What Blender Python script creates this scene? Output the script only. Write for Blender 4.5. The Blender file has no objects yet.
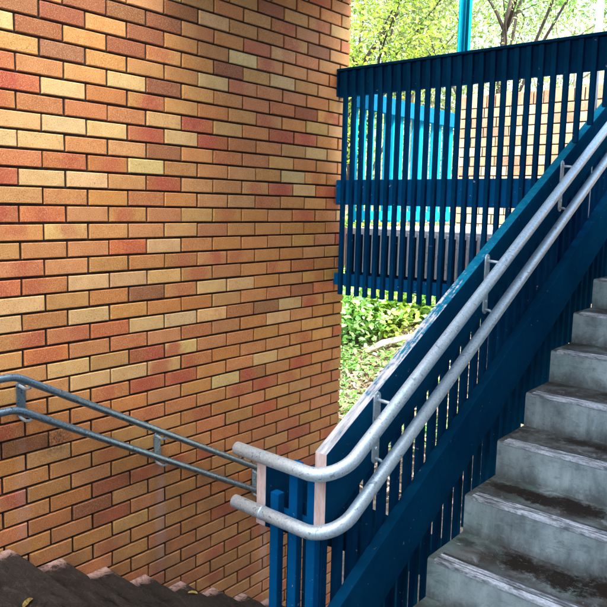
import bpy, bmesh, math, random
from mathutils import Vector, Matrix
import numpy as np

random.seed(7)
rng = np.random.default_rng(11)
sc = bpy.context.scene
COL = sc.collection

# ------------------------------------------------------------------ helpers
def lin(r, g, b):
    f = lambda c: (c/255/12.92) if c/255 <= 0.04045 else ((c/255+0.055)/1.055)**2.4
    return (f(r), f(g), f(b), 1)

def link(o, parent=None):
    COL.objects.link(o)
    if parent is not None:
        o.parent = parent
    return o

def obj(name, bm, mats, parent=None, smooth=False, bevel=0.0):
    me = bpy.data.meshes.new(name)
    bm.normal_update()
    bm.to_mesh(me); bm.free()
    for m in (mats if isinstance(mats, (list, tuple)) else [mats]):
        me.materials.append(m)
    if smooth:
        for p in me.polygons: p.use_smooth = True
    o = bpy.data.objects.new(name, me)
    link(o, parent)
    if bevel:
        md = o.modifiers.new('bevel', 'BEVEL'); md.width = bevel; md.segments = 2
        md.limit_method = 'ANGLE'; md.angle_limit = math.radians(40)
    return o

def thing(name, label, cat, loc=(0, 0, 0), group=None):
    o = bpy.data.objects.new(name, None); link(o)
    o.location = loc
    o.empty_display_size = 0.1
    o['label'] = label; o['category'] = cat
    if group: o['group'] = group
    return o

def tag(o, label, cat, group=None, kind=None):
    o['label'] = label; o['category'] = cat
    if group: o['group'] = group
    if kind: o['kind'] = kind
    return o

def struct(name, bm, mats, bevel=0.0, smooth=False):
    o = obj(name, bm, mats, bevel=bevel, smooth=smooth)
    o['kind'] = 'structure'
    return o

def box(bm, x0, x1, y0, y1, z0, z1, mi=0):
    v = [bm.verts.new(p) for p in ((x0,y0,z0),(x1,y0,z0),(x1,y1,z0),(x0,y1,z0),(x0,y0,z1),(x1,y0,z1),(x1,y1,z1),(x0,y1,z1))]
    for f in ((0,3,2,1),(4,5,6,7),(0,1,5,4),(1,2,6,5),(2,3,7,6),(3,0,4,7)):
        bm.faces.new([v[i] for i in f]).material_index = mi
    return bm

def bx(*a):
    return box(bmesh.new(), *a)

def prism_yz(bm, pts, x0, x1, mi=0, end_mi=None):
    """pts: outline in (y,z), counter-clockwise seen from +X"""
    a = [bm.verts.new((x0, y, z)) for y, z in pts]
    b = [bm.verts.new((x1, y, z)) for y, z in pts]
    bm.faces.new(list(reversed(a))).material_index = mi
    bm.faces.new(b).material_index = mi
    n = len(pts)
    for i in range(n):
        j = (i+1) % n
        f = bm.faces.new((a[i], a[j], b[j], b[i]))
        f.material_index = mi
        if end_mi and i in end_mi: f.material_index = end_mi[i]
    bmesh.ops.recalc_face_normals(bm, faces=bm.faces)
    return bm

def round_path(pts, rad, n=10):
    out = [Vector(pts[0])]
    for i in range(1, len(pts)-1):
        p = Vector(pts[i]); a = (Vector(pts[i-1])-p); b = (Vector(pts[i+1])-p)
        la, lb = a.length, b.length; a.normalize(); b.normalize()
        ang = a.angle(b); d = min(rad/math.tan(ang/2), la*.48, lb*.48); r = d*math.tan(ang/2)
        c = p + (a+b).normalized()*(r/math.sin(ang/2))
        s = p+a*d-c; e = p+b*d-c
        tot = s.angle(e)
        ax = s.cross(e).normalized()
        for k in range(n+1):
            out.append(c + Matrix.Rotation(tot*k/n, 3, ax) @ s)
    out.append(Vector(pts[-1]))
    return out

def tube(bm, path, r, seg=20, caps=True, taper=None):
    path = [Vector(p) for p in path]
    t0 = (path[1]-path[0]).normalized()
    u = t0.orthogonal().normalized()
    rings = []
    for i, p in enumerate(path):
        if i == 0: t = t0
        elif i == len(path)-1: t = (path[i]-path[i-1]).normalized()
        else: t = ((path[i]-path[i-1]).normalized()+(path[i+1]-path[i]).normalized()).normalized()
        u = (u - t*u.dot(t)).normalized(); v = t.cross(u)
        rr = r if taper is None else r*taper[i]
        rings.append([bm.verts.new(p+(u*math.cos(2*math.pi*k/seg)+v*math.sin(2*math.pi*k/seg))*rr) for k in range(seg)])
    for a, b in zip(rings, rings[1:]):
        for k in range(seg):
            bm.faces.new((a[k], a[(k+1)%seg], b[(k+1)%seg], b[k])).smooth = True
    if caps:
        bm.faces.new(list(reversed(rings[0]))); bm.faces.new(rings[-1])
    return bm

# ------------------------------------------------------------------ materials
class NT:
    def __init__(s, name):
        s.m = bpy.data.materials.new(name); s.m.use_nodes = True
        s.t = s.m.node_tree; s.n = s.t.nodes; s.b = s.n['Principled BSDF']
        s.o = s.n['Material Output']
    def node(s, ty, **kw):
        nd = s.n.new(ty)
        for k, v in kw.items():
            if k.startswith('i_'):
                nd.inputs[k[2:].replace('_', ' ')].default_value = v
            else: setattr(nd, k, v)
        return nd
    def l(s, a, b): s.t.links.new(a, b)
    def coord(s, scale=(1,1,1), loc=(0,0,0)):
        g = s.node('ShaderNodeNewGeometry')
        mp = s.node('ShaderNodeMapping'); mp.inputs['Scale'].default_value = scale; mp.inputs['Location'].default_value = loc
        s.l(g.outputs['Position'], mp.inputs['Vector'])
        return mp.outputs['Vector']
    def noise(s, vec, scale, detail=4, rough=.55, dist=0):
        nd = s.node('ShaderNodeTexNoise'); nd.inputs['Scale'].default_value = scale
        nd.inputs['Detail'].default_value = detail; nd.inputs['Roughness'].default_value = rough
        nd.inputs['Distortion'].default_value = dist
        if vec is not None: s.l(vec, nd.inputs['Vector'])
        return nd.outputs['Fac']
    def ramp(s, fac, stops):
        nd = s.node('ShaderNodeValToRGB'); e = nd.color_ramp.elements
        while len(e) < len(stops): e.new(0.5)
        for i, (p, c) in enumerate(stops):
            e[i].position = p; e[i].color = c if len(c) == 4 else (*c, 1)
        s.l(fac, nd.inputs['Fac']); return nd.outputs['Color']
    def rng(s, v, a, b, c=0., d=1.):
        nd = s.node('ShaderNodeMapRange'); nd.clamp = True
        for k, x in zip(('From Min','From Max','To Min','To Max'), (a, b, c, d)): nd.inputs[k].default_value = x
        s.l(v, nd.inputs['Value']); return nd.outputs['Result']
    def math(s, op, a, b=None):
        nd = s.node('ShaderNodeMath'); nd.operation = op; nd.use_clamp = False
        for i, x in enumerate((a, b)):
            if x is None: continue
            if isinstance(x, (int, float)): nd.inputs[i].default_value = x
            else: s.l(x, nd.inputs[i])
        return nd.outputs[0]
    def mix(s, fac, a, b, blend='MIX'):
        nd = s.node('ShaderNodeMix'); nd.data_type = 'RGBA'; nd.blend_type = blend
        for idx, x in ((0, fac), (6, a), (7, b)):
            if isinstance(x, (int, float)): nd.inputs[idx].default_value = x
            elif isinstance(x, tuple): nd.inputs[idx].default_value = x if len(x) == 4 else (*x, 1)
            else: s.l(x, nd.inputs[idx])
        return nd.outputs[2]
    def bump(s, h, strength, dist=.01):
        nd = s.node('ShaderNodeBump'); nd.inputs['Strength'].default_value = strength; nd.inputs['Distance'].default_value = dist
        s.l(h, nd.inputs['Height']); s.l(nd.outputs['Normal'], s.b.inputs['Normal'])
    def set(s, **kw):
        for k, v in kw.items():
            k = {'col':'Base Color','rough':'Roughness','metal':'Metallic','spec':'Specular IOR Level'}[k]
            if isinstance(v, (int, float, tuple)): s.b.inputs[k].default_value = v
            else: s.l(v, s.b.inputs[k])
        return s.m

def paint(name, base, dark, chip=(.55,.56,.54), chip_t=.66, worn=None, rough=.38):
    """old gloss paint: uneven colour, grime, small chips"""
    n = NT(name); c = n.coord()
    big = n.noise(c, 3.2, 5, .6); fine = n.noise(c, 38, 6, .65)
    col = n.mix(n.rng(big, .35, .68), (*dark, 1), (*base, 1))
    col = n.mix(n.rng(fine, .35, .75, 0, .25), col, (base[0]*.35, base[1]*.4, base[2]*.45, 1))
    ch = n.noise(c, 34, 8, .75, .4)
    chm = n.rng(ch, chip_t, chip_t+.03)
    if worn:
        # worn: (y0, y1) paint more and more flaked off toward y0 ; world-space wear on upward faces
        g = n.node('ShaderNodeNewGeometry'); sp = n.node('ShaderNodeSeparateXYZ'); n.l(g.outputs['Position'], sp.inputs[0])
        w = n.rng(sp.outputs['Y'], worn[0], worn[1], .40, .10)
        sn = n.node('ShaderNodeSeparateXYZ'); n.l(g.outputs['True Normal'], sn.inputs[0])
        up = n.rng(sn.outputs['Z'], .5, .7)
        cs = n.coord((1, .12, .12))
        st = n.noise(cs, 60, 6, .7)
        mm = n.math('ADD', n.math('MULTIPLY', st, .6), n.math('MULTIPLY', ch, .4))
        lvl = n.math('ADD', mm, w)
        wm = n.math('MULTIPLY', n.rng(lvl, .72, .80), up)
        chm = n.math('MAXIMUM', chm, wm)
        wood = n.mix(n.rng(st, .4, .62), (.36,.39,.38,1), (.74,.76,.73,1))
        col = n.mix(n.math('MULTIPLY', up, .85), col, n.mix(n.rng(fine, .35, .65), (.006,.16,.27,1), (.012,.27,.40,1)))  # upward faces painted lighter turquoise, as if lit from above
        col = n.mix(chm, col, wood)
    else:
        col = n.mix(chm, col, (*chip, 1))
    n.bump(n.math('ADD', n.math('MULTIPLY', fine, .5), n.math('MULTIPLY', ch, .6)), .25, .004)
    rg = n.rng(big, .3, .7, rough-.06, rough+.2); n.set(spec=0.0)
    return n.set(col=col, rough=rg)

M = {}
M['blue'] = paint('navy_blue_paint', (.003, .060, .150), (.002, .038, .10), rough=.34)
M['lit_blue'] = paint('lit_blue_paint', (.003, .125, .32), (.002, .09, .24), chip_t=.635, rough=.4)  # same blue paint, brightened for the rails and uprights that catch light
M['string'] = paint('stringer_blue_paint', (.003, .082, .18), (.002, .055, .13), chip_t=.655, rough=.3)
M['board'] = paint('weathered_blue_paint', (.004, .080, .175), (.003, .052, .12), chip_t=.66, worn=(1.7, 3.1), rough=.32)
M['cyan'] = paint('turquoise_paint', (.006, .26, .40), (.005, .20, .33), rough=.45)
M['cyan_rail'] = paint('teal_blue_paint', (.006, .11, .22), (.005, .085, .18), rough=.45)
M['slab_shadow'] = paint('slab_shadow_paint', (.004, .020, .042), (.003, .012, .028), rough=.7)  # dark blue standing for batten shade on the slab edge

n = NT('bare_timber_end'); c = n.coord((1, 1, .25))
g = n.noise(c, 70, 6, .7); g2 = n.noise(n.coord(), 14, 4)
col = n.mix(n.rng(g, .35, .65), (.60,.42,.34,1), (.80,.66,.58,1))
col = n.mix(n.rng(g2, .55, .7, 0, .7), col, (.70,.66,.62,1)); n.bump(g, .5, .004)
M['endgrain'] = n.set(col=col, rough=.85)

def galv(name, a, b, rough=.36, metal=.75):
    n = NT(name); c = n.coord()
    v = n.node('ShaderNodeTexVoronoi'); v.inputs['Scale'].default_value = 210; n.l(c, v.inputs['Vector'])
    f = n.noise(c, 45, 7, .7, .8); g = n.noise(n.coord((1, .5, .5)), 9, 4)
    sp = n.node('ShaderNodeSeparateColor'); n.l(v.outputs['Color'], sp.inputs[0])
    t = n.math('ADD', n.math('MULTIPLY', sp.outputs[0], .16), n.math('MULTIPLY', f, .84))
    col = n.mix(n.rng(t, .3, .66), (*a, 1), (*b, 1))
    col = n.mix(n.rng(f, .575, .62, 0, .8), col, (a[0]*.42, a[1]*.5, a[2]*.55, 1))
    n.bump(n.math('ADD', t, g), .35, .003)
    return n.set(col=col, rough=n.rng(t, .3, .7, rough+.14, rough-.04), metal=metal)
M['galv'] = galv('galvanised_steel', (.40,.58,.62), (.78,.93,.96), metal=.55)
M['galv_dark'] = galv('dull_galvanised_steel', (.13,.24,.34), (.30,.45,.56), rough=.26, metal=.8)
M['galv_plate'] = galv('galvanised_plate', (.34,.46,.50), (.62,.74,.76), rough=.45, metal=.5)
M['post_grey'] = galv('pale_post_steel', (.45,.55,.60), (.66,.76,.80), rough=.5, metal=.2)
M['lit_strip'] = galv('lit_strip_pale', (.66,.78,.82), (.80,.90,.92), rough=.6, metal=0)

# brick: colour per brick in attribute 'brick', second attribute 'burn' (kiln flashing)
def brick_mat():
    n = NT('fired_clay_brick')
    at = n.node('ShaderNodeAttribute'); at.attribute_name = 'brick'
    ab = n.node('ShaderNodeAttribute'); ab.attribute_name = 'burn'
    c = n.coord()
    mott = n.noise(c, 9, 5, .6); spk = n.noise(c, 210, 3, .6); mid = n.noise(c, 45, 5, .65)
    col = at.outputs['Color']
    lo = n.noise(c, 13, 4, .6)
    col = n.mix(n.rng(lo, .35, .68, 0, .55), col, n.mix(1., col, (.80,.66,.52,1), 'MULTIPLY'))
    pit = n.noise(c, 75, 6, .75, .3)
    col = n.mix(n.rng(pit, .62, .67, 0, .85), col, (.06,.04,.03,1))
    ac = n.node('ShaderNodeAttribute'); ac.attribute_name = 'burn_centre'
    gp = n.node('ShaderNodeNewGeometry'); vm = n.node('ShaderNodeVectorMath'); vm.operation = 'DISTANCE'
    n.l(gp.outputs['Position'], vm.inputs[0]); n.l(ac.outputs['Vector'], vm.inputs[1])
    dd = n.math('ADD', n.math('DIVIDE', vm.outputs['Value'], .105), n.math('MULTIPLY', n.math('SUBTRACT', mott, .5), 2.6))
    bm_ = n.math('MULTIPLY', n.rng(dd, 1.0, .25), ab.outputs['Fac'])
    col = n.mix(bm_, col, (.44,.095,.045,1))
    col = n.mix(n.rng(mid, .3, .7, .0, .5), col, n.mix(1., col, (1.25,1.05,.8,1), 'MULTIPLY'))
    col = n.mix(n.rng(spk, .54, .66, 0, .8), col, n.mix(1., col, (.55,.42,.36,1), 'MULTIPLY'))
    col = n.mix(n.rng(spk, .32, .45, .5, 0), col, (.74,.58,.38,1))
    g = n.node('ShaderNodeNewGeometry'); sp = n.node('ShaderNodeSeparateXYZ'); n.l(g.outputs['Position'], sp.inputs[0])
    Y, Z = sp.outputs['Y'], sp.outputs['Z']
    def blob(y0, z0, ry, rz, soft=.5):
        dy = n.math('DIVIDE', n.math('SUBTRACT', Y, y0), ry); dz = n.math('DIVIDE', n.math('SUBTRACT', Z, z0), rz)
        d = n.math('ADD', n.math('MULTIPLY', dy, dy), n.math('MULTIPLY', dz, dz))
        d = n.math('ADD', d, n.math('MULTIPLY', n.math('SUBTRACT', mid, .5), 2.2))
        return n.rng(d, 1.0, soft, 0, 1)
    # rising salt streaks under the rail brackets
    for y0, z0 in ((2.365, -1.85), (3.24, -2.35), (1.535, -1.5)):
        col = n.mix(n.math('MULTIPLY', blob(y0, z0, .045, .42, .2), .33 if y0 > 2 else .15), col, (.62,.50,.50,1))
    # black scorch / glue smudge under the wall rail
    col = n.mix(n.math('MULTIPLY', n.math('MULTIPLY', blob(1.72, -1.20, .10, .085, .1), n.rng(n.noise(c, 90, 6, .8), .45, .55)), .9), col, (.025,.025,.022,1))
    # grime toward the wall foot, deepened to paint in the stairwell shade, broken up
    grime_shade = n.math('MULTIPLY', n.rng(Z, -1.0, -2.0), n.rng(n.noise(c, 3.5, 6, .65), .22, .58))
    col = n.mix(n.math('MULTIPLY', grime_shade, .55), col, (.10,.058,.036,1))
    n.bump(n.math('ADD', n.math('MULTIPLY', mid, .8), spk), .55, .004)
    return n.set(col=col, rough=.78)
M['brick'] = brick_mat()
n = NT('dark_mortar'); c = n.coord(); f = n.noise(c, 60, 6, .7)
col = n.ramp(f, [(.3, (.010,.008,.006)), (.58, (.040,.030,.023)), (.74, (.12,.095,.07))]); n.bump(f, .6, .006)
M['mortar'] = n.set(col=col, rough=.95)

def concrete(name, a, b, blobs=(), scuff=.5, dark=False):
    n = NT(name); c = n.coord()
    big = n.noise(c, 2.6, 6, .62); mid = n.noise(n.coord((1,1,.45)), 9, 7, .68, .3); fine = n.noise(c, 70, 6, .7)
    t = n.math('ADD', n.math('MULTIPLY', big, .45), n.math('MULTIPLY', mid, .55))
    col = n.mix(n.rng(t, .36, .62), (*a, 1), (*b, 1))
    g = n.node('ShaderNodeNewGeometry'); sn = n.node('ShaderNodeSeparateXYZ'); n.l(g.outputs['True Normal'], sn.inputs[0])
    up = n.rng(sn.outputs['Z'], .6, .8)
    # treads: trodden dirt
    dirt = n.math('MULTIPLY', up, n.rng(n.noise(c, 5.5, 7, .7, .4), .34, .55))
    col = n.mix(n.math('MULTIPLY', up, .62*min(1, scuff*1.1)), col, (min(.13, a[0]*1.5), min(.115, a[1]*1.1), min(.095, a[2]), 1))
    col = n.mix(n.math('MULTIPLY', dirt, scuff), col, (.045,.037,.028,1))
    # risers: runs and stains
    vs = n.noise(n.coord((1, 1, .07)), 16, 5, .65)
    run = n.math('MULTIPLY', n.rng(vs, .55, .68), n.math('SUBTRACT', 1., up))
    col = n.mix(n.math('MULTIPLY', run, .33), col, (.10,.11,.10,1))
    # greenish and rusty tinges
    col = n.mix(n.rng(n.noise(n.coord(loc=(3,1,7)), 4, 4), .5, .68, 0, .4), col, (a[0]*1.3, a[1]*1.7, a[2]*1.5, 1))
    sp = n.node('ShaderNodeSeparateXYZ'); n.l(g.outputs['Position'], sp.inputs[0])
    X, Y, Z = sp.outputs
    if blobs:   # splash dirt where riser meets tread
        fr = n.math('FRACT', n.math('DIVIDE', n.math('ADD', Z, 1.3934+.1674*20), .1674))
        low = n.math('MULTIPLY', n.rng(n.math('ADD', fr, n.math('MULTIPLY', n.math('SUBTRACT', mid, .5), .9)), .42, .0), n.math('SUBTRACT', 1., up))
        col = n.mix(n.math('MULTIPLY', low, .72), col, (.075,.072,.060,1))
        hi = n.noise(n.coord((1,1,2), (5,2,1)), 14, 7, .72, .6)
        col = n.mix(n.rng(hi, .52, .66, 0, .5), col, (.12,.135,.12,1))
        col = n.mix(n.rng(hi, .30, .44, .5, 0), col, (.52,.60,.58,1))
    for (x0, y0, z0, rx, ry, st) in blobs:
        dx = n.math('DIVIDE', n.math('SUBTRACT', X, x0), rx); dy = n.math('DIVIDE', n.math('SUBTRACT', Y, y0), ry)
        dz = n.math('DIVIDE', n.math('SUBTRACT', Z, z0), .03)
        d = n.math('ADD', n.math('ADD', n.math('MULTIPLY', dx, dx), n.math('MULTIPLY', dy, dy)), n.math('MULTIPLY', dz, dz))
        d = n.math('ADD', d, n.math('MULTIPLY', n.math('SUBTRACT', mid, .5), 2.6))
        d = n.math('ADD', d, n.math('MULTIPLY', n.math('SUBTRACT', fine, .5), 1.2))
        d = n.math('ADD', d, n.math('MULTIPLY', n.math('SUBTRACT', n.noise(c, 34, 7, .75, .5), .5), 3.2))
        col = n.mix(n.rng(d, 1.3, .55, 0, st), col, (.022,.016,.010,1))
    col = n.mix(n.rng(fine, .62, .72, 0, .5), col, (.07,.07,.06,1))
    col = n.mix(n.rng(fine, .28, .38, .4, 0), col, (b[0]*1.2, b[1]*1.2, b[2]*1.2, 1))
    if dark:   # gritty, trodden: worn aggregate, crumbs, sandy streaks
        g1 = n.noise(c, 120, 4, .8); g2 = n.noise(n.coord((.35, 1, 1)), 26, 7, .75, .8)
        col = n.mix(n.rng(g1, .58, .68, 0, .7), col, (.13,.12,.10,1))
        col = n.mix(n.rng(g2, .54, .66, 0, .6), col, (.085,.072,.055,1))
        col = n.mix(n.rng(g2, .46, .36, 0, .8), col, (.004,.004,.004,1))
        # unworn pink paint left beside the wall, near the nosings
        f2_ = n.noise(c, 22, 7, .75, .5)
        e = n.rng(n.math('ADD', X, n.math('MULTIPLY', n.math('SUBTRACT', f2_, .5), .30)), .040, .085, 1, 0)
        fy = n.math('FRACT', n.math('DIVIDE', n.math('SUBTRACT', Y, 1.4751-.2625*10), .2625))
        e = n.math('MULTIPLY', e, n.rng(n.math('ADD', fy, n.math('MULTIPLY', n.math('SUBTRACT', f2_, .5), .8)), .30, .62))
        col = n.mix(e, col, n.mix(n.rng(f2_, .40, .56), (.24,.15,.12,1), (.64,.44,.38,1)))
        n.bump(n.math('ADD', n.math('MULTIPLY', g2, 1.2), n.math('MULTIPLY', g1, .7)), 1., .012)
    else:
        n.bump(n.math('ADD', n.math('MULTIPLY', mid, .7), n.math('MULTIPLY', fine, .6)), .5, .006)
    return n.set(col=col, rough=n.rng(t, .3, .7, .62, .9), spec=.2)
blobs = [(2.10,2.52,-1.393,.10,.065,1),(2.27,2.50,-1.393,.115,.075,1),(2.43,2.55,-1.393,.11,.07,1),(1.86,2.53,-1.393,.05,.03,.6),
         (1.93,2.80,-1.226,.085,.05,.9),(2.05,2.79,-1.226,.10,.065,1),(2.20,2.81,-1.226,.14,.07,1),
         (2.12,3.15,-1.059,.12,.05,.8),(2.25,3.13,-1.059,.1,.04,.7),(2.2,3.45,-.891,.12,.05,.6)]
M['concrete'] = concrete('stained_concrete', (.17,.225,.22), (.50,.62,.58), blobs, .9)
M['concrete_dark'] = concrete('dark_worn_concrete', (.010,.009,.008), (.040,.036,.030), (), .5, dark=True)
M['concrete_pale'] = concrete('pale_concrete', (.80,.80,.79), (.86,.86,.85), (), .0)
n = NT('nosing_insert'); c = n.coord((.3, 1, 1)); f = n.noise(c, 30, 7, .75, .5)
M['strip_pale'] = n.set(col=n.mix(n.rng(f, .42, .58), (.16,.19,.19,1), n.mix(n.rng(n.noise(n.coord(), 90, 5, .7), .4, .6), (.55,.62,.63,1), (.80,.86,.87,1))), rough=.7)
n = NT('nosing_groove'); c = n.coord((.3, 1, 1)); f = n.noise(c, 30, 7, .75, .5)
M['strip_dark'] = n.set(col=n.mix(n.rng(f, .42, .66), (.035,.036,.034,1), (.17,.19,.19,1)), rough=.8)

n = NT('leaf_litter_ground'); c = n.coord(); f = n.noise(c, 11, 9, .75, .6); f2 = n.noise(c, 1.3, 4)
col = n.ramp(f, [(.25, (.035,.024,.016)), (.45, (.12,.085,.06)), (.6, (.24,.19,.15)), (.8, (.42,.38,.33))])
col = n.mix(n.rng(f2, .45, .65, 0, .5), col, (.06,.09,.025,1)); n.bump(f, 1., .05)
M['ground'] = n.set(col=col, rough=.95)
n = NT('bark'); c = n.coord((1,1,.25)); f = n.noise(c, 25, 6, .7)
M['bark'] = n.set(col=n.ramp(f, [(.3, (.008,.006,.005)), (.7, (.04,.03,.025))]), rough=.95)
n = NT('pale_bark'); c = n.coord((1,1,.25)); f = n.noise(c, 25, 6, .7)
M['bark_pale'] = n.set(col=n.ramp(f, [(.3, (.20,.18,.15)), (.7, (.42,.39,.34))]), rough=.95) 
n = NT('bounce_render'); f = n.noise(n.coord(), 5, 4)
M['render'] = n.set(col=n.ramp(f, [(.3, (.50,.56,.62)), (.7, (.56,.63,.70))]), rough=.9)  # cool pale tone chosen for the light these unseen walls bounce
n = NT('roof_lining'); f = n.noise(n.coord(), 5, 4)
M['roof'] = n.set(col=n.ramp(f, [(.3, (.10,.10,.10)), (.7, (.15,.15,.15))]), rough=.9)

def leaf_mat(name, cols, trans=.5):
    n = NT(name)
    at = n.node('ShaderNodeAttribute'); at.attribute_name = 'leafv'
    col = n.ramp(at.outputs['Fac'], [(i/(len(cols)-1), cc) for i, cc in enumerate(cols)])
    n.l(col, n.b.inputs['Base Color']); n.b.inputs['Roughness'].default_value = .5
    tr = n.node('ShaderNodeBsdfTranslucent'); n.l(n.mix(1., col, (1.3,1.6,.7,1), 'MULTIPLY'), tr.inputs['Color'])
    mx = n.node('ShaderNodeMixShader'); mx.inputs[0].default_value = trans
    n.l(n.b.outputs[0], mx.inputs[1]); n.l(tr.outputs[0], mx.inputs[2]); n.l(mx.outputs[0], n.o.inputs['Surface'])
    return n.m
M['leaf_lime'] = leaf_mat('lime_leaves', [(.08,.14,.03), (.18,.28,.05), (.30,.37,.08), (.45,.42,.12)])
M['leaf_green'] = leaf_mat('green_leaves', [(.04,.12,.035), (.09,.22,.06), (.17,.32,.10), (.30,.38,.14)])
M['leaf_pale'] = leaf_mat('pale_gum_leaves', [(.07,.11,.06), (.18,.24,.13), (.32,.38,.24), (.52,.54,.40)])
M['leaf_bush'] = leaf_mat('sunlit_bush_leaves', [(.08,.20,.08), (.20,.40,.15), (.34,.52,.26), (.54,.60,.36)])
M['leaf_dry'] = leaf_mat('dry_leaves', [(.10,.06,.035), (.25,.17,.11), (.42,.33,.25), (.62,.56,.48)], .1)

# ------------------------------------------------------------------ brick walls
MZ = .086; Z0 = .8329; YJ = 1.6783
PAL = {'t': (203,145,90), 'y': (207,155,98), 'c': (222,186,136), 's': (197,134,88), 'o': (202,126,76), 'r': (188,112,74), 'b': (158,102,68)}
def brick_colour(key, r):
    base = np.array(PAL[key], float)
    j = np.array([r.gauss(0, 3), r.gauss(0, 3), r.gauss(0, 4)]) + r.gauss(0, 5)
    h = r.gauss(0, 4); j = j + np.array([h*.3, -h, -h])
    cc = np.clip(base+j, 20, 240)
    L = lin(*cc)
    return tuple(min(v*q, .8) for v, q in zip(L[:3], (.96, .995, .86)))
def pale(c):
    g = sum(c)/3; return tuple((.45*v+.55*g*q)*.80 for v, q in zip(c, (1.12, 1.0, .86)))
def rand_key(r):
    u = r.random()
    for k, w in (('t', .50), ('y', .18), ('c', .10), ('s', .15), ('o', .03), ('r', .012), ('b', .02)):
        if u < w: return k
        u -= w
    return 't'
KNOWN = {(3,-1):'r',(5,2):'r',(4,3):'r',(19,2):'r',(21,2):'r',(21,3):'r',(22,5):'r',(22,7):'r',(5,4):'r',(4,7):'r',(8,6):'r',(8,-2):'r',(10,-2):'r',(2,7):'b',(7,0):'o',(7,1):'o',(10,-1):'o',(13,-1):'o',(14,-2):'o',(14,-1):'o',(18,-1):'o',(-1,-1):'b',(-1,0):'b',(0,-1):'b',(1,0):'b',(-2,0):'b',(-2,1):'b',(-3,3):'b',(-1,2):'b',(-2,2):'b',(0,1):'b',(2,2):'b',(27,1):'b',(28,0):'b',(29,1):'b',(0,4):'b',(17,6):'b',(23,-1):'b',(16,7):'b',(3,1):'s',(4,0):'s',(4,1):'s',(17,0):'s',(18,0):'s',(18,1):'s',(6,5):'s',(17,5):'s',(26,5):'s',(27,6):'s',(29,2):'s',(10,0):'s',(0,-2):'c',(3,0):'c',(2,1):'c',(5,-1):'c',(5,0):'c',(5,1):'c',(6,-1):'c',(4,2):'c',(5,3):'c',(8,-1):'c',(11,0):'c',(14,0):'c',(15,-1):'c',(16,-2):'c',(19,0):'c',(19,3):'c',(20,0):'c',(-1,5):'c',(0,6):'c',(1,4):'c',(15,5):'c',(21,6):'c',(17,4):'c',(22,4):'c',(16,0):'c',(1,-1):'y',(2,0):'y',(11,1):'y',(12,-2):'y',(3,5):'y',(0,0):'y',(12,-1):'t',(12,0):'t',(13,0):'t',(13,1):'t',(15,0):'t',(16,-1):'t',(17,-1):'t',(19,-1):'t'}

def brick_mesh(name, items, parent, depth=.11):
    """items: (origin, u, v, n, w, h, colour, burn) ; w along u, h along v, face looks along n"""
    V, F, C, B, K = [], [], [], [], []
    P0 = parent.location
    r = random.Random(5)
    for (o, u, v, nn, w, h, col, burn) in items:
        b = .0035
        j = lambda s: r.uniform(-s, s)
        o = o + u*j(.0018) + v*j(.0014) + nn*j(.0016)
        base = len(V)
        kc = o + u*(w*r.uniform(.2, .8)) + v*(h*.5) + P0
        corners = ((0,0),(w+j(.0015),0),(w+j(.0015),h),(0,h+j(.001)))
        for (a, c2) in corners: V.append(o+u*a+v*c2-nn*depth)
        for (a, c2) in corners: V.append(o+u*a+v*c2-nn*b)
        for (a, c2) in corners:
            aa = a + (b if a < w/2 else -b); cc = c2 + (b if c2 < h/2 else -b)
            V.append(o+u*aa+v*cc)
        fs = [(8,9,10,11)]
        for i in range(4):
            k = (i+1) % 4
            fs.append((i, k, 4+k, 4+i)); fs.append((4+i, 4+k, 8+k, 8+i))
        for f in fs:
            F.append([base+i for i in f]); C.append(col); B.append(burn); K.append(tuple(kc))
    me = bpy.data.meshes.new(name); me.from_pydata([tuple(v) for v in V], [], F)
    a = me.attributes.new('brick', 'FLOAT_COLOR', 'FACE'); a.data.foreach_set('color', np.array([(*c, 1) for c in C], 'f').ravel())
    a = me.attributes.new('burn', 'FLOAT', 'FACE'); a.data.foreach_set('value', np.array(B, 'f'))
    a = me.attributes.new('burn_centre', 'FLOAT_VECTOR', 'FACE'); a.data.foreach_set('vector', np.array(K, 'f').ravel())
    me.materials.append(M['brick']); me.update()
    bm = bmesh.new(); bm.from_mesh(me); bmesh.ops.recalc_face_normals(bm, faces=bm.faces); bm.to_mesh(me); bm.free()
    o = bpy.data.objects.new(name, me); link(o, parent); return o

XV, YV, ZV = Vector((1,0,0)), Vector((0,1,0)), Vector((0,0,1))
WALL_END = YJ + .12*20 - .012
w1 = thing('brick_wall', 'tall orange and cream brick wall running along the left of the stairs', 'brick wall', (0, 1.4, -3.3))
items = []; rr = random.Random(21)
for k in range(-16, 48):
    zb = Z0 - MZ*(k+1) + .006
    off = 0 if k % 2 else 1
    for m in range(-13, 10):
        y0 = YJ + .12*(off+2*m) + .006; y1 = y0 + .228
        if y0 > WALL_END-.03: continue
        y1 = min(y1, WALL_END)
        key = KNOWN.get((k, m))
        if key is None:
            key = rand_key(rr)
            if k >= 22: key = {'c': 's', 'y': 't', 'o': 's'}.get(key, key)
            elif 10 <= k <= 21 and m < 4 and key == 't' and rr.random() < .28: key = 'c'
        burn = rr.uniform(.4, .85) if rr.random() < .15 else 0
        if key == 'r': burn = 1.0
        if key == 'o': burn = .6
        items.append((Vector((0, y0, zb))-w1.location, YV, ZV, XV, y1-y0, .0742, brick_colour(key, rr), burn))
    # return of the wall at its free end
    # (headers show on the end face)
    for (xa, xb) in (((-.23, 0),) if k % 2 else ((-.11, 0), (-.23, -.12))):
        pass
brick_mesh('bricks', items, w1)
bm = bmesh.new(); box(bm, -.24, -.013, -1.5-1.4, WALL_END-.008-1.4, 0, 5.1)
obj('mortar', bm, M['mortar'], w1)

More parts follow.
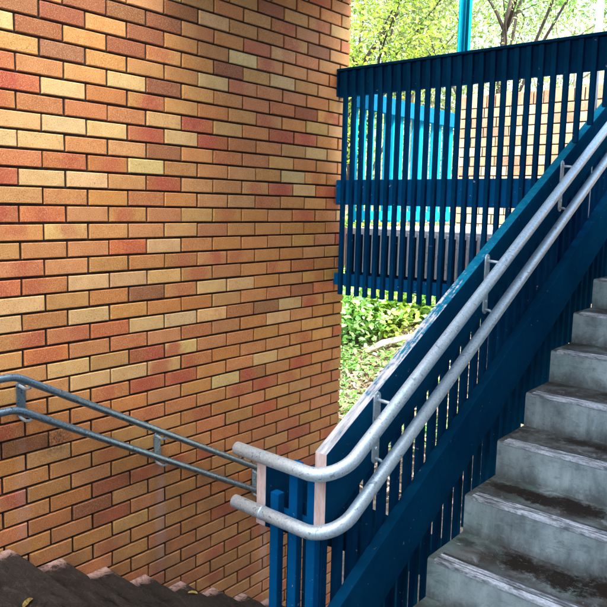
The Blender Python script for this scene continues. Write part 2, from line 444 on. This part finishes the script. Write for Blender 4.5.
BY = 5.783
w2 = thing('brick_wall', 'low sunlit brick wall with soldier course capping across the upper landing', 'brick wall', (0, BY, -.156))
items = []; rr = random.Random(33); top = 1.018; x0w = -.01; x1w = 3.4
for i in range(40):
    xa = x0w + i*.086
    if xa+.076 > x1w: break
    items.append((Vector((xa, BY, top-.11))-w2.location, XV, ZV, -YV, .076, .11, pale(brick_colour(rand_key(rr), rr)), 0.6 if rr.random() < .2 else 0))
for k in range(0, 14):
    zb = top-.12-MZ*(k+1)+.010
    off = .12 if k % 2 else 0
    x = x0w - off
    while x < x1w:
        a = max(x, x0w); b = min(x+.23, x1w)
        if b-a > .04:
            key = rand_key(rr); key = 'c' if rr.random() < .25 else key
            items.append((Vector((a, BY, zb))-w2.location, XV, ZV, -YV, b-a, .076, pale(brick_colour(key, rr)), .7 if rr.random() < .06 else 0))
        x += .24
brick_mesh('bricks', items, w2, depth=.10)
bm = bmesh.new(); box(bm, x0w+.01, x1w, .010, .22, 0, top-.008+.156)
obj('mortar', bm, M['mortar'], w2)

# ------------------------------------------------------------------ stairs
T, R_, YS, ZS, XS = .301, .1674, 2.3065, -1.3934, 1.797
LZ = -1.715                                  # landing level (eye level is 0)
XE = 3.25
st = thing('concrete_staircase', 'stained concrete steps climbing to the right with worn pale nosings', 'staircase', (XS, 1.7, LZ))
def L(p): return lambda v: v
def nosing(parent, x0, x1, y, z, ox, oy, oz, pale, dark):
    e = .0025
    for (a, b, m, nm) in ((.030, .046, pale, 'nosing_strip'), (.050, .060, pale, 'nosing_strip')):
        pass
    bm = bmesh.new()
    box(bm, x0, x1, y-.0015, y+.026, z-.011, z+.003, 0)
    box(bm, x0, x1, y+.0262, y+.034, z-.004, z+.0012, 1)
    box(bm, x0, x1, y+.0342, y+.046, z-.004, z+e, 0)
    box(bm, x0, x1, y+.0462, y+.050, z-.004, z+.0012, 1)
    box(bm, x0, x1, y+.0502, y+.062, z-.004, z+e, 0)
    box(bm, x0, x1, y+.0622, y+.080, z-.004, z+.0015, 1)
    bmesh.ops.translate(bm, verts=bm.verts, vec=(-ox, -oy, -oz))
    return obj('nosing_strip', bm, [pale, dark], parent)
ox, oy, oz = st.location
for i in range(-2, 8):
    z = ZS + R_*i; y = YS + T*i
    zl = z - .42 if i > -2 else LZ-.2
    zb = max(z-R_-.012, LZ-.15) if i > -2 else LZ-.15
    if i == -2: z = LZ  + .0; continue
    bm = bmesh.new()
    # step with a chipped, slightly wavy front edge
    nx = 60; xs = [XS+(XE-XS)*a/nx for a in range(nx+1)]
    r2 = random.Random(50+i)
    yb = y + T + (.02)
    prof = []
    ph = r2.uniform(0, 6)
    for a, x in enumerate(xs):
        d = .0015*math.sin(x*9+ph) + r2.uniform(0, .0018) + (r2.uniform(.002, .006) if r2.random() < .07 else 0)
        prof.append([(y, zb), (y+.001, z-.016), (y+.002+d*.4, z-.006-d), (y+.007+d, z-.0012), (y+.014+d, z), (yb, z), (yb, zb)])
    rows = [[bm.verts.new((x, q[0], q[1])) for q in pr] for x, pr in zip(xs, prof)]
    for A, B in zip(rows, rows[1:]):
        for k in range(7):
            bm.faces.new((A[k], B[k], B[(k+1)%7], A[(k+1)%7]))
    bm.faces.new(rows[0]); bm.faces.new(list(reversed(rows[-1])))
    bmesh.ops.recalc_face_normals(bm, faces=bm.faces)
    bmesh.ops.translate(bm, verts=bm.verts, vec=(-ox, -oy, -oz))
    s = obj('step', bm, M['concrete'], st)
    if z > -.2: continue
    nosing(s, XS+.030, XE-.03, y, z, ox, oy, oz, M['strip_pale'], M['strip_dark'])
# sloping waist below the steps
bm = bmesh.new(); s_ = R_/T
def hz(h, y): return ZS + h + s_*(y-YS)
prism_yz(bm, [(1.98, hz(-.40, 1.98)-.05), (4.9, hz(-.40, 4.9)), (4.9, hz(-.20, 4.9)), (1.98, hz(-.20, 1.98))], XS+.02, XE-.02)
bmesh.ops.translate(bm, verts=bm.verts, vec=(-ox, -oy, -oz))
obj('waist_slab', bm, M['concrete'], st)

# descending flight
dn = thing('concrete_staircase', 'dark worn concrete steps going down between wall and blue uprights', 'staircase', (.005, 1.475, -1.678))
YD, ZD, TD, RD = 1.4751, -1.6777, .2625, .1538
for i in range(0, 11):
    y = YD + TD*i; z = ZD - RD*i
    r2 = random.Random(90+i)
    nx = 40; X0, X1 = .004, 1.37
    xs = [X0+(X1-X0)*a/nx for a in range(nx+1)]
    bm = bmesh.new(); rows = []
    y_back = y-TD-.02 if i else -1.0
    for x in xs:
        d = r2.uniform(0, .003) + (r2.uniform(.003, .008) if r2.random() < .1 else 0)
        pr = [(y_back, z-.3), (y, z-RD-.03), (y, z-.020-d), (y-.003-d*.5, z-.008-d*.6), (y-.012-d, z-.001), (y-.022-d, z), (y_back, z)]
        rows.append([bm.verts.new((x, q[0], q[1])) for q in pr])
    for A, B in zip(rows, rows[1:]):
        for k in range(7): bm.faces.new((A[k], B[k], B[(k+1)%7], A[(k+1)%7]))
    bm.faces.new(rows[0]); bm.faces.new(list(reversed(rows[-1])))
    bmesh.ops.recalc_face_normals(bm, faces=bm.faces)
    bmesh.ops.translate(bm, verts=bm.verts, vec=(-.005, -1.475, 1.678))
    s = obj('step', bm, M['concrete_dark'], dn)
# half landing
bm = bmesh.new()
box(bm, 1.374, XE, -1.6, 1.99, LZ-.25, LZ)
box(bm, .004, 1.374, -1.6, -1.02, LZ-.25, ZD)
struct('landing_floor', bm, M['concrete'])
bm = bmesh.new()
box(bm, -.02, 1.60, 4.09, 5.782, -.44, -.156)
box(bm, 1.763, 3.31, 4.72, 5.782, -.44, -.156)
struct('upper_landing_floor', bm, M['concrete_pale'])

# ------------------------------------------------------------------ balustrades
BW, BD, BP = .028, .030, .0942; UW = .033
def board(bm, h0, h1, ya, yb, x0, x1, hf, end=True):
    prism_yz(bm, [(ya, hf(h0, ya)), (yb, hf(h0, yb)), (yb, hf(h1, yb)), (ya, hf(h1, ya))], x0, x1, 0, {3: 1})
def shift(bm, o):
    bmesh.ops.translate(bm, verts=bm.verts, vec=(-o.location.x, -o.location.y, -o.location.z)); return bm
ub = thing('stair_balustrade', 'deep blue timber balustrade rising beside the upward steps', 'balustrade', (1.68, 1.75, LZ))
bm = bmesh.new(); board(bm, .590, .866, 1.748, 5.6, 1.655, 1.705, hz)
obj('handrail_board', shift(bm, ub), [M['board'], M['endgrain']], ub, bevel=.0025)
bm = bmesh.new(); board(bm, -.065, .205, 1.80, 5.6, 1.655, 1.702, hz)
obj('stringer', shift(bm, ub), [M['string'], M['string']], ub, bevel=.0035)
i = 0; y = 1.80
while y < 5.3:
    bm = bmesh.new()
    prism_yz(bm, [(y, hz(-.50, y)), (y+UW, hz(-.50, y+UW)), (y+UW, hz(.80, y+UW)), (y, hz(.80, y))], 1.6245, 1.6545)
    obj('batten', shift(bm, ub), M['blue'], ub, bevel=.002); y += BP
# lower balustrade
sd = RD/TD
def hd(h, y): return -.944 + h - sd*(y-1.75)
db = thing('stair_balustrade', 'lower blue balustrade whose pale board end stands beside the descending steps', 'balustrade', (1.40, 1.75, -1.9))
bm = bmesh.new(); board(bm, -.245, 0, 1.752, 4.6, 1.373, 1.420, hd)
obj('handrail_board', shift(bm, db), [M['board'], M['endgrain']], db, bevel=.0025)
bm = bmesh.new(); board(bm, -.95, -.70, 1.85, 4.6, 1.380, 1.420, hd)
obj('stringer', shift(bm, db), [M['string'], M['string']], db, bevel=.003)
y = 1.875
while y < 4.5:
    bm = bmesh.new()
    prism_yz(bm, [(y, hd(-1.2, y)), (y+BW, hd(-1.2, y+BW)), (y+BW, hd(-.09, y+BW)), (y, hd(-.09, y))], 1.4225, 1.4525)
    obj('batten', shift(bm, db), M['blue'], db, bevel=.002); y += BP
# end screen closing the well
es = thing('end_screen', 'three bright blue uprights closing the gap under the curved pipe ends', 'balustrade', (1.53, 1.79, -2.4))
for (xa, xb, y0, zt) in ((1.432, 1.472, 1.765, -1.055), (1.523, 1.563, 1.765, -.915), (1.6085, 1.6485, 1.765, -.915)):
    bm = bx(xa, xb, y0, y0+.034, -2.45, zt)
    obj('upright', shift(bm, es), M['lit_blue'], es, bevel=.003)
bm = bx(1.4225, 1.652, 1.80, 1.835, -1.205, -1.135)
obj('cross_rail', shift(bm, es), M['lit_blue'], es, bevel=.003)
bm = bx(1.4225, 1.652, 1.80, 1.835, -2.30, -2.22)
obj('cross_rail', shift(bm, es), M['lit_blue'], es, bevel=.003)

# ------------------------------------------------------------------ pipe handrails
hr = thing('pipe_handrail', 'double galvanised pipe handrail curving around the end of the blue balustrade', 'handrail', (1.78, 1.7, -1.1))
def hp(hz0, y): return hz(hz0, y)
XP = 1.780
for (yc, zc, xend) in ((1.707, -.903, 1.312), (1.698, -1.106, 1.313)):
    pts = [(xend, yc, zc), (XP, yc, zc), (XP, 5.6, zc + s_*(5.6-yc))]
    path = round_path(pts, .125, 12)
    # subdivide long ends so that the bump and shading stay even
    bm = bmesh.new(); tube(bm, path, .0245, 28)
    obj('pipe', shift(bm, hr), M['galv'], hr)
    # welded sleeve joint
bm = bmesh.new(); tube(bm, [(1.452, 1.698, -1.106), (1.456, 1.698, -1.106), (1.462, 1.698, -1.106)], .0258, 28)
obj('weld_ring', shift(bm, hr), M['galv'], hr)
def plate(bm, yc, z0, z1, w, x0, x1, n=10):
    r = w/2; pts = []
    for k in range(n+1):
        a = math.pi*k/n; pts.append((yc+r*math.cos(a), z1-r+r*math.sin(a)))
    for k in range(n+1):
        a = math.pi+math.pi*k/n; pts.append((yc+r*math.cos(a), z0+r+r*math.sin(a)))
    prism_yz(bm, pts, x0, x1)
def zpipe(k, y): return (-.903 + s_*(y-1.707)) if k == 0 else (-1.106 + s_*(y-1.698))
for yb in (2.035, 2.885, 3.735, 4.585):
    zu, zl2 = zpipe(0, yb), zpipe(1, yb)
    bm = bmesh.new(); plate(bm, yb, zl2-.028, zu+.048, .042, 1.7055, 1.7125)
    b = obj('bracket', shift(bm, hr), M['galv_plate'], hr, bevel=.0015)
    for (zc) in (zu, zl2):
        bm = bmesh.new()
        za = zc+.018 if zc == zu else zc-.010
        path = round_path([(1.711, yb, za), (1.735, yb, za), (XP-.012, yb+.004, za-.022 if zc == zu else zc-.046), (XP, yb+.006, zc-.020)], .02, 6)
        if zc == zu: path = round_path([(1.711, yb, za), (XP-.004, yb+.006, za-.006)], .02, 4)
        tube(bm, path, .0065, 12)
        obj('bracket_arm', shift(bm, hr), M['galv_plate'], b)
    for zz in (zu+.03, zl2+.03):
        bm = bmesh.new()
        tube(bm, [(1.712, yb+.001, zz), (1.717, yb+.001, zz)], .007, 8)
        obj('bolt', shift(bm, hr), M['galv'], b)

wr = thing('pipe_handrail', 'slim double pipe handrail fixed to the brick wall, sloping down', 'handrail', (.08, 1.46, -1.0))
for (z0_, dz) in ((-.815, 0), (-.972, 1)):
    yk = 1.475
    pts = [(.08, -1.0, z0_), (.08, yk, z0_), (.08, 5.2, z0_-.560*(5.2-yk))]
    bm = bmesh.new(); tube(bm, round_path(pts, .16, 10), .0185, 24)
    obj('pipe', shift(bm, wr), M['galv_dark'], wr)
for yb in (-.4, .55, 1.535, 2.335, 3.135, 3.93):
    zu = -.815 - max(0, .560*(yb-1.475)); zl2 = -.972 - max(0, .560*(yb-1.475))
    bm = bmesh.new(); plate(bm, yb, zl2-.035, zu-.012, .045, .0035, .0095)
    b = obj('bracket', shift(bm, wr), M['galv_dark'], wr, bevel=.0015)
    for zc in (zu, zl2):
        bm = bmesh.new()
        tube(bm, round_path([(.008, yb-.005, zc-.034), (.05, yb, zc-.042), (.078, yb+.012, zc-.036), (.08, yb+.014, zc-.014)], .018, 6), .0075, 12)
        obj('bracket_arm', shift(bm, wr), M['galv_plate'], b)

# ------------------------------------------------------------------ landing fences
FY = 3.92
fe = thing('batten_fence', 'dark blue batten fence with three deep rails hanging across the upper landing', 'fence', (.9, FY, -.6))
def rail(za, zb, mat, x0=-.055, x1=1.62, y0=FY+.031, th=.045):
    bm = bx(x0, x1, y0, y0+th, za, zb)
    return obj('rail', shift(bm, fe), mat, fe, bevel=.003)
rail(.775, .948, M['blue'], x1=1.90); rail(.012, .190, M['lit_blue']); rail(-.575, -.490, M['lit_blue'])
bm = bx(-.06, 1.90, FY-.004, FY+.085, .9485, .966)
obj('cap', shift(bm, fe), M['blue'], fe, bevel=.003)
k = 0
for k in range(0, 26):
    xc = .074 + .0738*k - .0738*0
    if xc > 1.9: break
    zb_ = -.640 if xc < 1.64 else .385+1.25*(xc-1.698)
    bm = bx(xc-BW/2, xc+BW/2, FY, FY+BD, zb_, .944)
    obj('batten', shift(bm, fe), M['blue'], fe, bevel=.0018)
bm = bx(.052-.0738, .052-.0738+.028, FY, FY+BD, .775, .944)
obj('batten', shift(bm, fe), M['blue'], fe, bevel=.0018)
# board sections between the battens of the top and middle rail (rebated facing)
# pale slats stand in for sunlit slab edge, dark board for batten shade
k = 0
for k in range(0, 26):
    xc = .074 + .0738*k - .002
    if xc > 1.60: break
    bm = bx(xc-.004, xc+.011, FY+.080, FY+.105, -.47, -.172)
    obj('lit_strip_slat', shift(bm, fe), M['lit_strip'], fe, bevel=.004)
bm = bx(.03, 1.62, FY+.125, FY+.145, -.50, -.20)
obj('slab_shadow_board', shift(bm, fe), M['slab_shadow'], fe)

f2 = thing('batten_fence', 'turquoise batten fence behind, running back in line with the brick wall', 'fence', (0, 4.9, -.156))
def add2(name, b, mat=M['cyan'], bev=.003): return obj(name, shift(b, f2), mat, f2, bevel=bev)
add2('rail', bx(-.005, .035, 4.12, 5.66, .725, .850), M['cyan_rail'])
add2('rail', bx(-.005, .035, 4.12, 5.66, -.10, -.03))
y = 4.16
while y < 5.66:
    add2('batten', bx(-.032, -.0055, y, y+.044, -.12, .840)); y += .104

for (xa, xb, y0, m, lab, ztop, zbot) in ((.893, .970, 4.005, M['cyan'], 'turquoise steel post rising behind the middle of the dark top rail', 2.05, .80),
                                   (1.612, 1.646, 4.385, M['post_grey'], 'thin pale grey steel post at the right end of the dark fence', 2.05, -.156)):
    t = thing('steel_post', lab, 'post', ((xa+xb)/2, y0+.03, zbot))
    w = xb-xa
    bm = bmesh.new()
    if w > .05:
        box(bm, xa, xb, y0+.024, y0+.030, zbot, ztop)       # web plate
        box(bm, xa, xa+.006, y0, y0+.0235, zbot, ztop); box(bm, xb-.006, xb, y0, y0+.0235, zbot, ztop)
        box(bm, xa+.040, xa+.045, y0+.012, y0+.0235, zbot, ztop)
    else:
        box(bm, xa, xb, y0, y0+w, zbot, ztop)
    obj('shaft', shift(bm, t), m, t, bevel=.002)
    obj('base_plate', shift(bx(xa-.02, xb+.02, y0-.003, y0+w+.012, zbot-.008, zbot), t), m, t)

# ------------------------------------------------------------------ roof over the stairs, unseen wings and walls shaping the light
RY = 3.78; RZ = 1.45; RS = 2.3
bm = bx(-.5, 3.9, RS, RY, RZ, RZ+.12)
struct('roof', bm, M['roof'])
box_ = bmesh.new(); box(box_, -.5, .60, RY+.002, 4.05, RZ+.05, RZ+.17); box(box_, 2.0, 3.9, RY+.002, 5.2, RZ, RZ+.12)  # unseen wings added to keep sun off the wall end and upper steps
struct('roof_sun_wings', box_, M['roof'])
sw = thing('unseen_side_wall', 'unseen plain rendered wall along the outer side of the upward steps, shaped to block sun', 'wall', (3.4, 2, LZ))
obj('blocker_wall', shift(bx(3.32, 3.5, RS-.01, 5.7, LZ-.2, RZ-.003), sw), M['render'], sw)  # out of view; size and colour set to block sun and bounce light
rw = thing('rear_sky_blocker', 'unseen plain wall added behind the viewer to block low sky light', 'wall', (1.6, -2.6, LZ))
obj('blocker_wall', shift(bx(-.2, 3.3, -2.8, -2.6, LZ-.2, .7), rw), M['render'], rw)  # added out of view to hide low sky and darken the lower wall
obj('sun_blocker', shift(bx(3.32, 3.5, -3.0, RS-.013, LZ-.2, 6.0), sw), M['render'], sw)  # extra height added only to keep sun off the stairs

# ------------------------------------------------------------------ ground
def gz(x, y):
    z = -3.25
    if y > 6: z += .26*(min(y, 13)-6)
    if y > 13: z += .16*(min(y, 60)-13)
    if y > 60: z += .03*(y-60)
    return z + .12*math.sin(x*.9+y*.4)*math.sin(y*.7-x*.3)*(1 if y > 5.5 else 0)
bm = bmesh.new()
def axis(lo, hi, near0, near1, fine):
    a = list(np.arange(near0, near1, fine)); s = fine; v = near0
    while v > lo: s *= 1.35; v -= s; a.insert(0, v)
    s = fine; v = near1
    while v < hi: a.append(v); s *= 1.35; v += s
    a.append(v); return a
xs = axis(-400, 400, -14, 6, .45); ys = axis(-300, 500, -2, 22, .45)
gv = [[bm.verts.new((x, y, gz(x, y))) for x in xs] for y in ys]
for a in range(len(ys)-1):
    for b in range(len(xs)-1):
        bm.faces.new((gv[a][b], gv[a][b+1], gv[a+1][b+1], gv[a+1][b])).smooth = True
struct('ground', bm, M['ground'])

# ------------------------------------------------------------------ foliage
def leaf_mesh(name, centres, size, mat, parent=None, flat=0., shape=.5):
    n = len(centres)
    c = np.asarray(centres)
    nrm = rng.normal(size=(n, 3)); nrm[:, 2] = np.abs(nrm[:, 2])+flat; nrm /= np.linalg.norm(nrm, axis=1)[:, None]
    t = rng.normal(size=(n, 3)); t -= nrm*np.sum(t*nrm, 1)[:, None]; t /= np.linalg.norm(t, axis=1)[:, None]
    b = np.cross(nrm, t)
    s = size*rng.uniform(.55, 1.3, (n, 1))
    fold = nrm*s*.18
    V = np.empty((n, 6, 3))
    V[:, 0] = c - t*s; V[:, 1] = c - t*s*.2 + b*s*shape + fold; V[:, 2] = c + t*s*.45 + b*s*shape*.7 + fold
    V[:, 3] = c + t*s*1.1 - fold*.6; V[:, 4] = c + t*s*.45 - b*s*shape*.7 + fold; V[:, 5] = c - t*s*.2 - b*s*shape + fold
    idx = np.arange(n)[:, None]*6
    F = np.concatenate([idx+np.array([[0, 1, 2, 3]]), idx+np.array([[0, 3, 4, 5]])], 0)
    me = bpy.data.meshes.new(name)
    me.vertices.add(n*6); me.vertices.foreach_set('co', V.ravel())
    nf = len(F)
    me.loops.add(nf*4); me.polygons.add(nf)
    me.loops.foreach_set('vertex_index', F.ravel().astype('i'))
    me.polygons.foreach_set('loop_start', (np.arange(nf)*4).astype('i')); me.polygons.foreach_set('loop_total', np.full(nf, 4, 'i'))
    me.update(calc_edges=True)
    lv = np.clip(rng.normal(.5, .24, n), 0, 1).astype('f')
    a = me.attributes.new('leafv', 'FLOAT', 'FACE'); a.data.foreach_set('value', np.concatenate([lv, lv]))
    me.materials.append(mat)
    o = bpy.data.objects.new(name, me); link(o, parent); return o

def tree(base, height, crown_r, crown_z, mat, label, n_leaf, size, seed, lean=(0, 0), group=None, clump=.45, nb=26, trunk_r=.12):
    r = random.Random(seed)
    t = thing('tree', label, 'tree', base, group)
    bm = bmesh.new()
    tips = []
    fork = height*.35
    p = [Vector((0, 0, -.2))]; 
    for k in range(1, 7):
        p.append(Vector((lean[0]*k/6+r.uniform(-.08, .08), lean[1]*k/6+r.uniform(-.08, .08), fork*k/6*1.6)))
    tube(bm, p, trunk_r, 10, True, [1-.11*k for k in range(7)])
    for b in range(nb):
        s = p[r.randint(2, 6)]
        a = r.uniform(0, 6.283); rad = crown_r*math.sqrt(r.uniform(.05, 1)); zz = crown_z + (height-crown_z)*r.random()
        e = Vector((p[-1].x+rad*math.cos(a), p[-1].y+rad*math.sin(a), zz))
        q = []
        for k in range(7):
            f = k/6
            q.append(s.lerp(e, f)+Vector((r.uniform(-.1, .1), r.uniform(-.1, .1), .35*math.sin(f*3.14)*(1 if k not in (0, 6) else 0)))*(crown_r/3))
        tube(bm, q, trunk_r*.32, 6, True, [1-.13*k for k in range(7)])
        tips += q[3:]
        for tw in range(3):
            s2 = q[r.randint(3, 6)]; e2 = s2+Vector((r.gauss(0, .5), r.gauss(0, .5), r.gauss(.1, .4)))*(crown_r/3)
            m2 = s2.lerp(e2, .5)+Vector((0, 0, .06))
            tube(bm, [s2, m2, e2], trunk_r*.09, 4, False, [1, .7, .3]); tips += [m2, e2]
    obj('trunk', bm, M['bark'] if seed in (1, 3) else M['bark_pale'], t)
    tp = np.array([tuple(v) for v in tips]); per = n_leaf//len(tp)+1
    c = np.repeat(tp, per, 0)
    w = rng.uniform(.3, 1.3, (len(tp),)).repeat(per)[:, None]
    c = c + rng.normal(size=c.shape)*clump*w*(crown_r/3)
    leaf_mesh('crown', c[:n_leaf], size, mat, t, flat=.3)
    return t

def at(sx, y, zoff=0):   # point at distance y on a bearing sx (x/y) from the landing
    x = 3.07 + sx*y
    return (x, y, gz(x, y)+zoff)
TG = 'trees on the bank behind the stairs'
tree(at(-.74, 12.5), 8.2, 2.6, 2.2, M['leaf_lime'], 'lime green leafy tree close behind the free end of the tall brick wall', 10500, .055, 1, group=TG)
tree(at(-.62, 15), 9.5, 3.0, 3.0, M['leaf_pale'], 'pale green tree just left of the turquoise post', 15000, 0.05, 2, group=TG)
tree(at(-.478, 13), 10.5, 3.0, 4.6, M['leaf_pale'], 'thinly leaved tree with a dark forked trunk right of the turquoise post', 7000, 0.034, 3, lean=(.25, 0), group=TG, nb=12, trunk_r=.12)
tree(at(-.36, 17), 10.5, 3.2, 4.0, M['leaf_pale'], 'pale airy tree above the low sunlit brick wall', 15000, 0.036, 4, group=TG, nb=14, trunk_r=.07)
tree(at(-.28, 14), 9.5, 2.6, 3.5, M['leaf_green'], 'green tree at the far right behind the thin grey post', 11000, 0.04, 5, group=TG, nb=14, trunk_r=.06)
tree(at(-.80, 19), 11, 3.4, 3.0, M['leaf_pale'], 'tall pale tree farther back beyond the end of the tall brick wall', 12000, 0.05, 6, group=TG)
tree(at(-.53, 21), 12, 3.6, 4.5, M['leaf_pale'], 'distant pale tree seen beside the turquoise post', 14000, 0.05, 7, group=TG)

def shrub(base, r_, h, mat, label, n_leaf, size, seed):
    r = random.Random(seed)
    t = thing('shrub', label, 'shrub', base, 'shrubs on the bank')
    bm = bmesh.new(); tips = []
    for k in range(14):
        a = r.uniform(0, 6.283); rad = r_*math.sqrt(r.random())
        e = Vector((rad*math.cos(a), rad*math.sin(a), h*r.uniform(.35, 1)))
        m = Vector((e.x*.4, e.y*.4, e.z*.6))
        tube(bm, [(0, 0, -.05), m, e], .012, 6, False, [1, .7, .35]); tips += [m, e, m.lerp(e, .5)]
    obj('stems', bm, M['bark'], t)
    tp = np.array([tuple(v) for v in tips]); per = n_leaf//len(tp)+1
    c = np.repeat(tp, per, 0)+rng.normal(size=(len(tp)*per, 3))*r_*.28
    c[:, 2] = np.maximum(c[:, 2], .02)
    leaf_mesh('leaves', c, size, mat, t, flat=.8, shape=.6)
SH = [(-.735, 9.2, .75, 1.15, 'leaf_bush', 'bright green broad leaved bush against the end of the tall wall'),
      (-.66, 9.9, .8, 1.05, 'leaf_lime', 'yellow green bush under the middle of the hanging fence'),
      (-.60, 10.4, .85, 1.2, 'leaf_bush', 'green bush beside the rising blue handrail board'),
      (-.70, 11.4, .9, 1.6, 'leaf_lime', 'taller lime bush behind the others on the bank'),
      (-.53, 11.3, .9, 1.6, 'leaf_bush', 'green bush farthest right on the bank'),
      (-.79, 11.0, .9, 1.9, 'leaf_green', 'green bush hidden mostly behind the tall wall end')]
for q, (sx, y, r_, h, m, lab) in enumerate(SH):
    shrub(at(sx, y), r_, h, M[m], lab, 1900, .058, 40+q)
# low plants and litter
pts = []
for _ in range(5200):
    y = rng.uniform(6.2, 12); sx = rng.uniform(-.92, -.45); x = 3.07+sx*y
    pts.append((x, y, gz(x, y)+abs(rng.normal(0, .025))+.01))
o = leaf_mesh('leaf_litter', pts, .06, M['leaf_dry'], None, flat=1.6, shape=.35)
tag(o, 'dry brown and bleached leaves covering the ground of the bank', 'leaf litter', kind='stuff')
pts = []
cl = [(rng.uniform(-.85, -.5), rng.uniform(7.2, 10.5)) for _ in range(26)]
for sx, y in cl:
    for _ in range(90):
        yy = y+rng.normal(0, .18); x = 3.07+sx*y+rng.normal(0, .18)
        pts.append((x, yy, gz(x, yy)+abs(rng.normal(0, .09))+.02))
o = leaf_mesh('ground_cover', pts, .045, M['leaf_green'], None, flat=.9, shape=.5)
tag(o, 'scattered low green ground cover between the litter', 'ground cover', kind='stuff')
pts = []
for _ in range(11000):
    y = rng.uniform(26, 40); sx = rng.uniform(-1.2, .1); x = 3.07+sx*y
    pts.append((x, y, gz(x, y)+abs(rng.normal(0, 3.0))))
o = leaf_mesh('woodland', pts, .20, M['leaf_pale'], None)
tag(o, 'far-off pale woodland on the slope behind everything', 'woodland', kind='stuff')
n = NT('yellow_leaf'); f = n.noise(n.coord(), 90, 5, .7)
ym = n.set(col=n.mix(n.rng(f, .4, .6), (.30,.20,.04,1), (.70,.58,.18,1)), rough=.7)
n = NT('pale_crumb'); cm = n.set(col=(.75,.73,.68,1), rough=.8)
def leaf(loc, size, rot, mat, label, name='fallen_leaf', cat='leaf'):
    bm = bmesh.new(); r = random.Random(int(loc[0]*1000)); top = []
    for k in range(14):
        a_ = k/14*6.283; q = size*(.55+.45*abs(math.cos(a_)))*r.uniform(.85, 1.1)
        top.append(bm.verts.new((q*math.cos(a_), q*.55*math.sin(a_), .003+.010*abs(math.sin(a_))*size/.03)))
    cc = bm.verts.new((0, 0, .003))
    for k in range(14): bm.faces.new((cc, top[k], top[(k+1) % 14]))
    bmesh.ops.solidify(bm, geom=bm.faces[:], thickness=.0012)
    o = obj(name, bm, mat); o.location = loc; o.rotation_euler = (0, 0, rot)
    return tag(o, label, cat)
leaf((.167, 2.47, -2.2925), .032, .6, ym, 'small yellow leaf lying on a dark lower step near the wall')
leaf((.50, 1.294, -1.6772), .034, 2.1, ym, 'yellow leaf lying on the dark top landing at the lower left corner')
leaf((1.842, 2.483, -1.3925), .008, .3, cm, 'tiny white crumb on the concrete step beside the blue balustrade', 'crumb', 'litter')
bm = bmesh.new()
a = Vector(at(-.70, 8.9, .10)); b = Vector(at(-.585, 9.6, .16))
tube(bm, [a, a.lerp(b, .3)+Vector((0, 0, .06)), a.lerp(b, .65)+Vector((0, .1, .03)), b], .05, 10, True, [.7, 1, .9, .6])
n = NT('bleached_wood'); f = n.noise(n.coord((1,1,1)), 30, 6, .7)
tag(obj('fallen_branch', bm, n.set(col=n.ramp(f, [(.3, (.28,.20,.17)), (.7, (.55,.46,.42))]), rough=.9)), 'bleached fallen branch lying on the leaf litter', 'branch')

# ------------------------------------------------------------------ light and camera
SUN = Vector((.56, -.26, .79)).normalized()
el = math.asin(SUN.z); az = math.atan2(SUN.x, SUN.y)
w = bpy.data.worlds.new('World'); sc.world = w; w.use_nodes = True
nt = w.node_tree; bg = nt.nodes['Background']
sky = nt.nodes.new('ShaderNodeTexSky'); sky.sky_type = 'NISHITA'; sky.sun_disc = False
sky.sun_elevation = el; sky.sun_rotation = az; sky.air_density = 1.0; sky.dust_density = 6.0; sky.ozone_density = .6
nt.links.new(sky.outputs[0], bg.inputs['Color']); bg.inputs['Strength'].default_value = .15
sl = bpy.data.lights.new('sun', 'SUN'); sl.energy = 2.2; sl.angle = math.radians(.53); sl.color = (1, .95, .87)
so = bpy.data.objects.new('sun', sl); link(so); so.rotation_euler = (-SUN).to_track_quat('-Z', 'Y').to_euler()

yaw, pitch, roll = -.7058, -.1215, .0230
F = 679.65; CY = 288.47
cyw, syw = math.cos(yaw), math.sin(yaw)
fwd = Vector((syw*math.cos(pitch), cyw*math.cos(pitch), math.sin(pitch)))
right = Vector((cyw, -syw, 0)); up = right.cross(fwd)
c, s = math.cos(roll), math.sin(roll)
r2 = right*c + up*s; u2 = -right*s + up*c
cam = bpy.data.cameras.new('camera'); co = bpy.data.objects.new('camera', cam); link(co)
mt = Matrix((r2, u2, -fwd)).transposed().to_4x4(); mt.translation = Vector((3.0748, 0, 0))
co.matrix_world = mt
cam.sensor_width = 36; cam.lens = F/607*36; cam.shift_y = -(303.5-CY)/607
cam.clip_start = .05; cam.clip_end = 2000
sc.camera = co
sc.view_settings.view_transform = 'Standard'; sc.view_settings.look = 'None'; sc.view_settings.gamma = 1
sc.view_settings.exposure = 2.9
sc.view_settings.use_curve_mapping = False
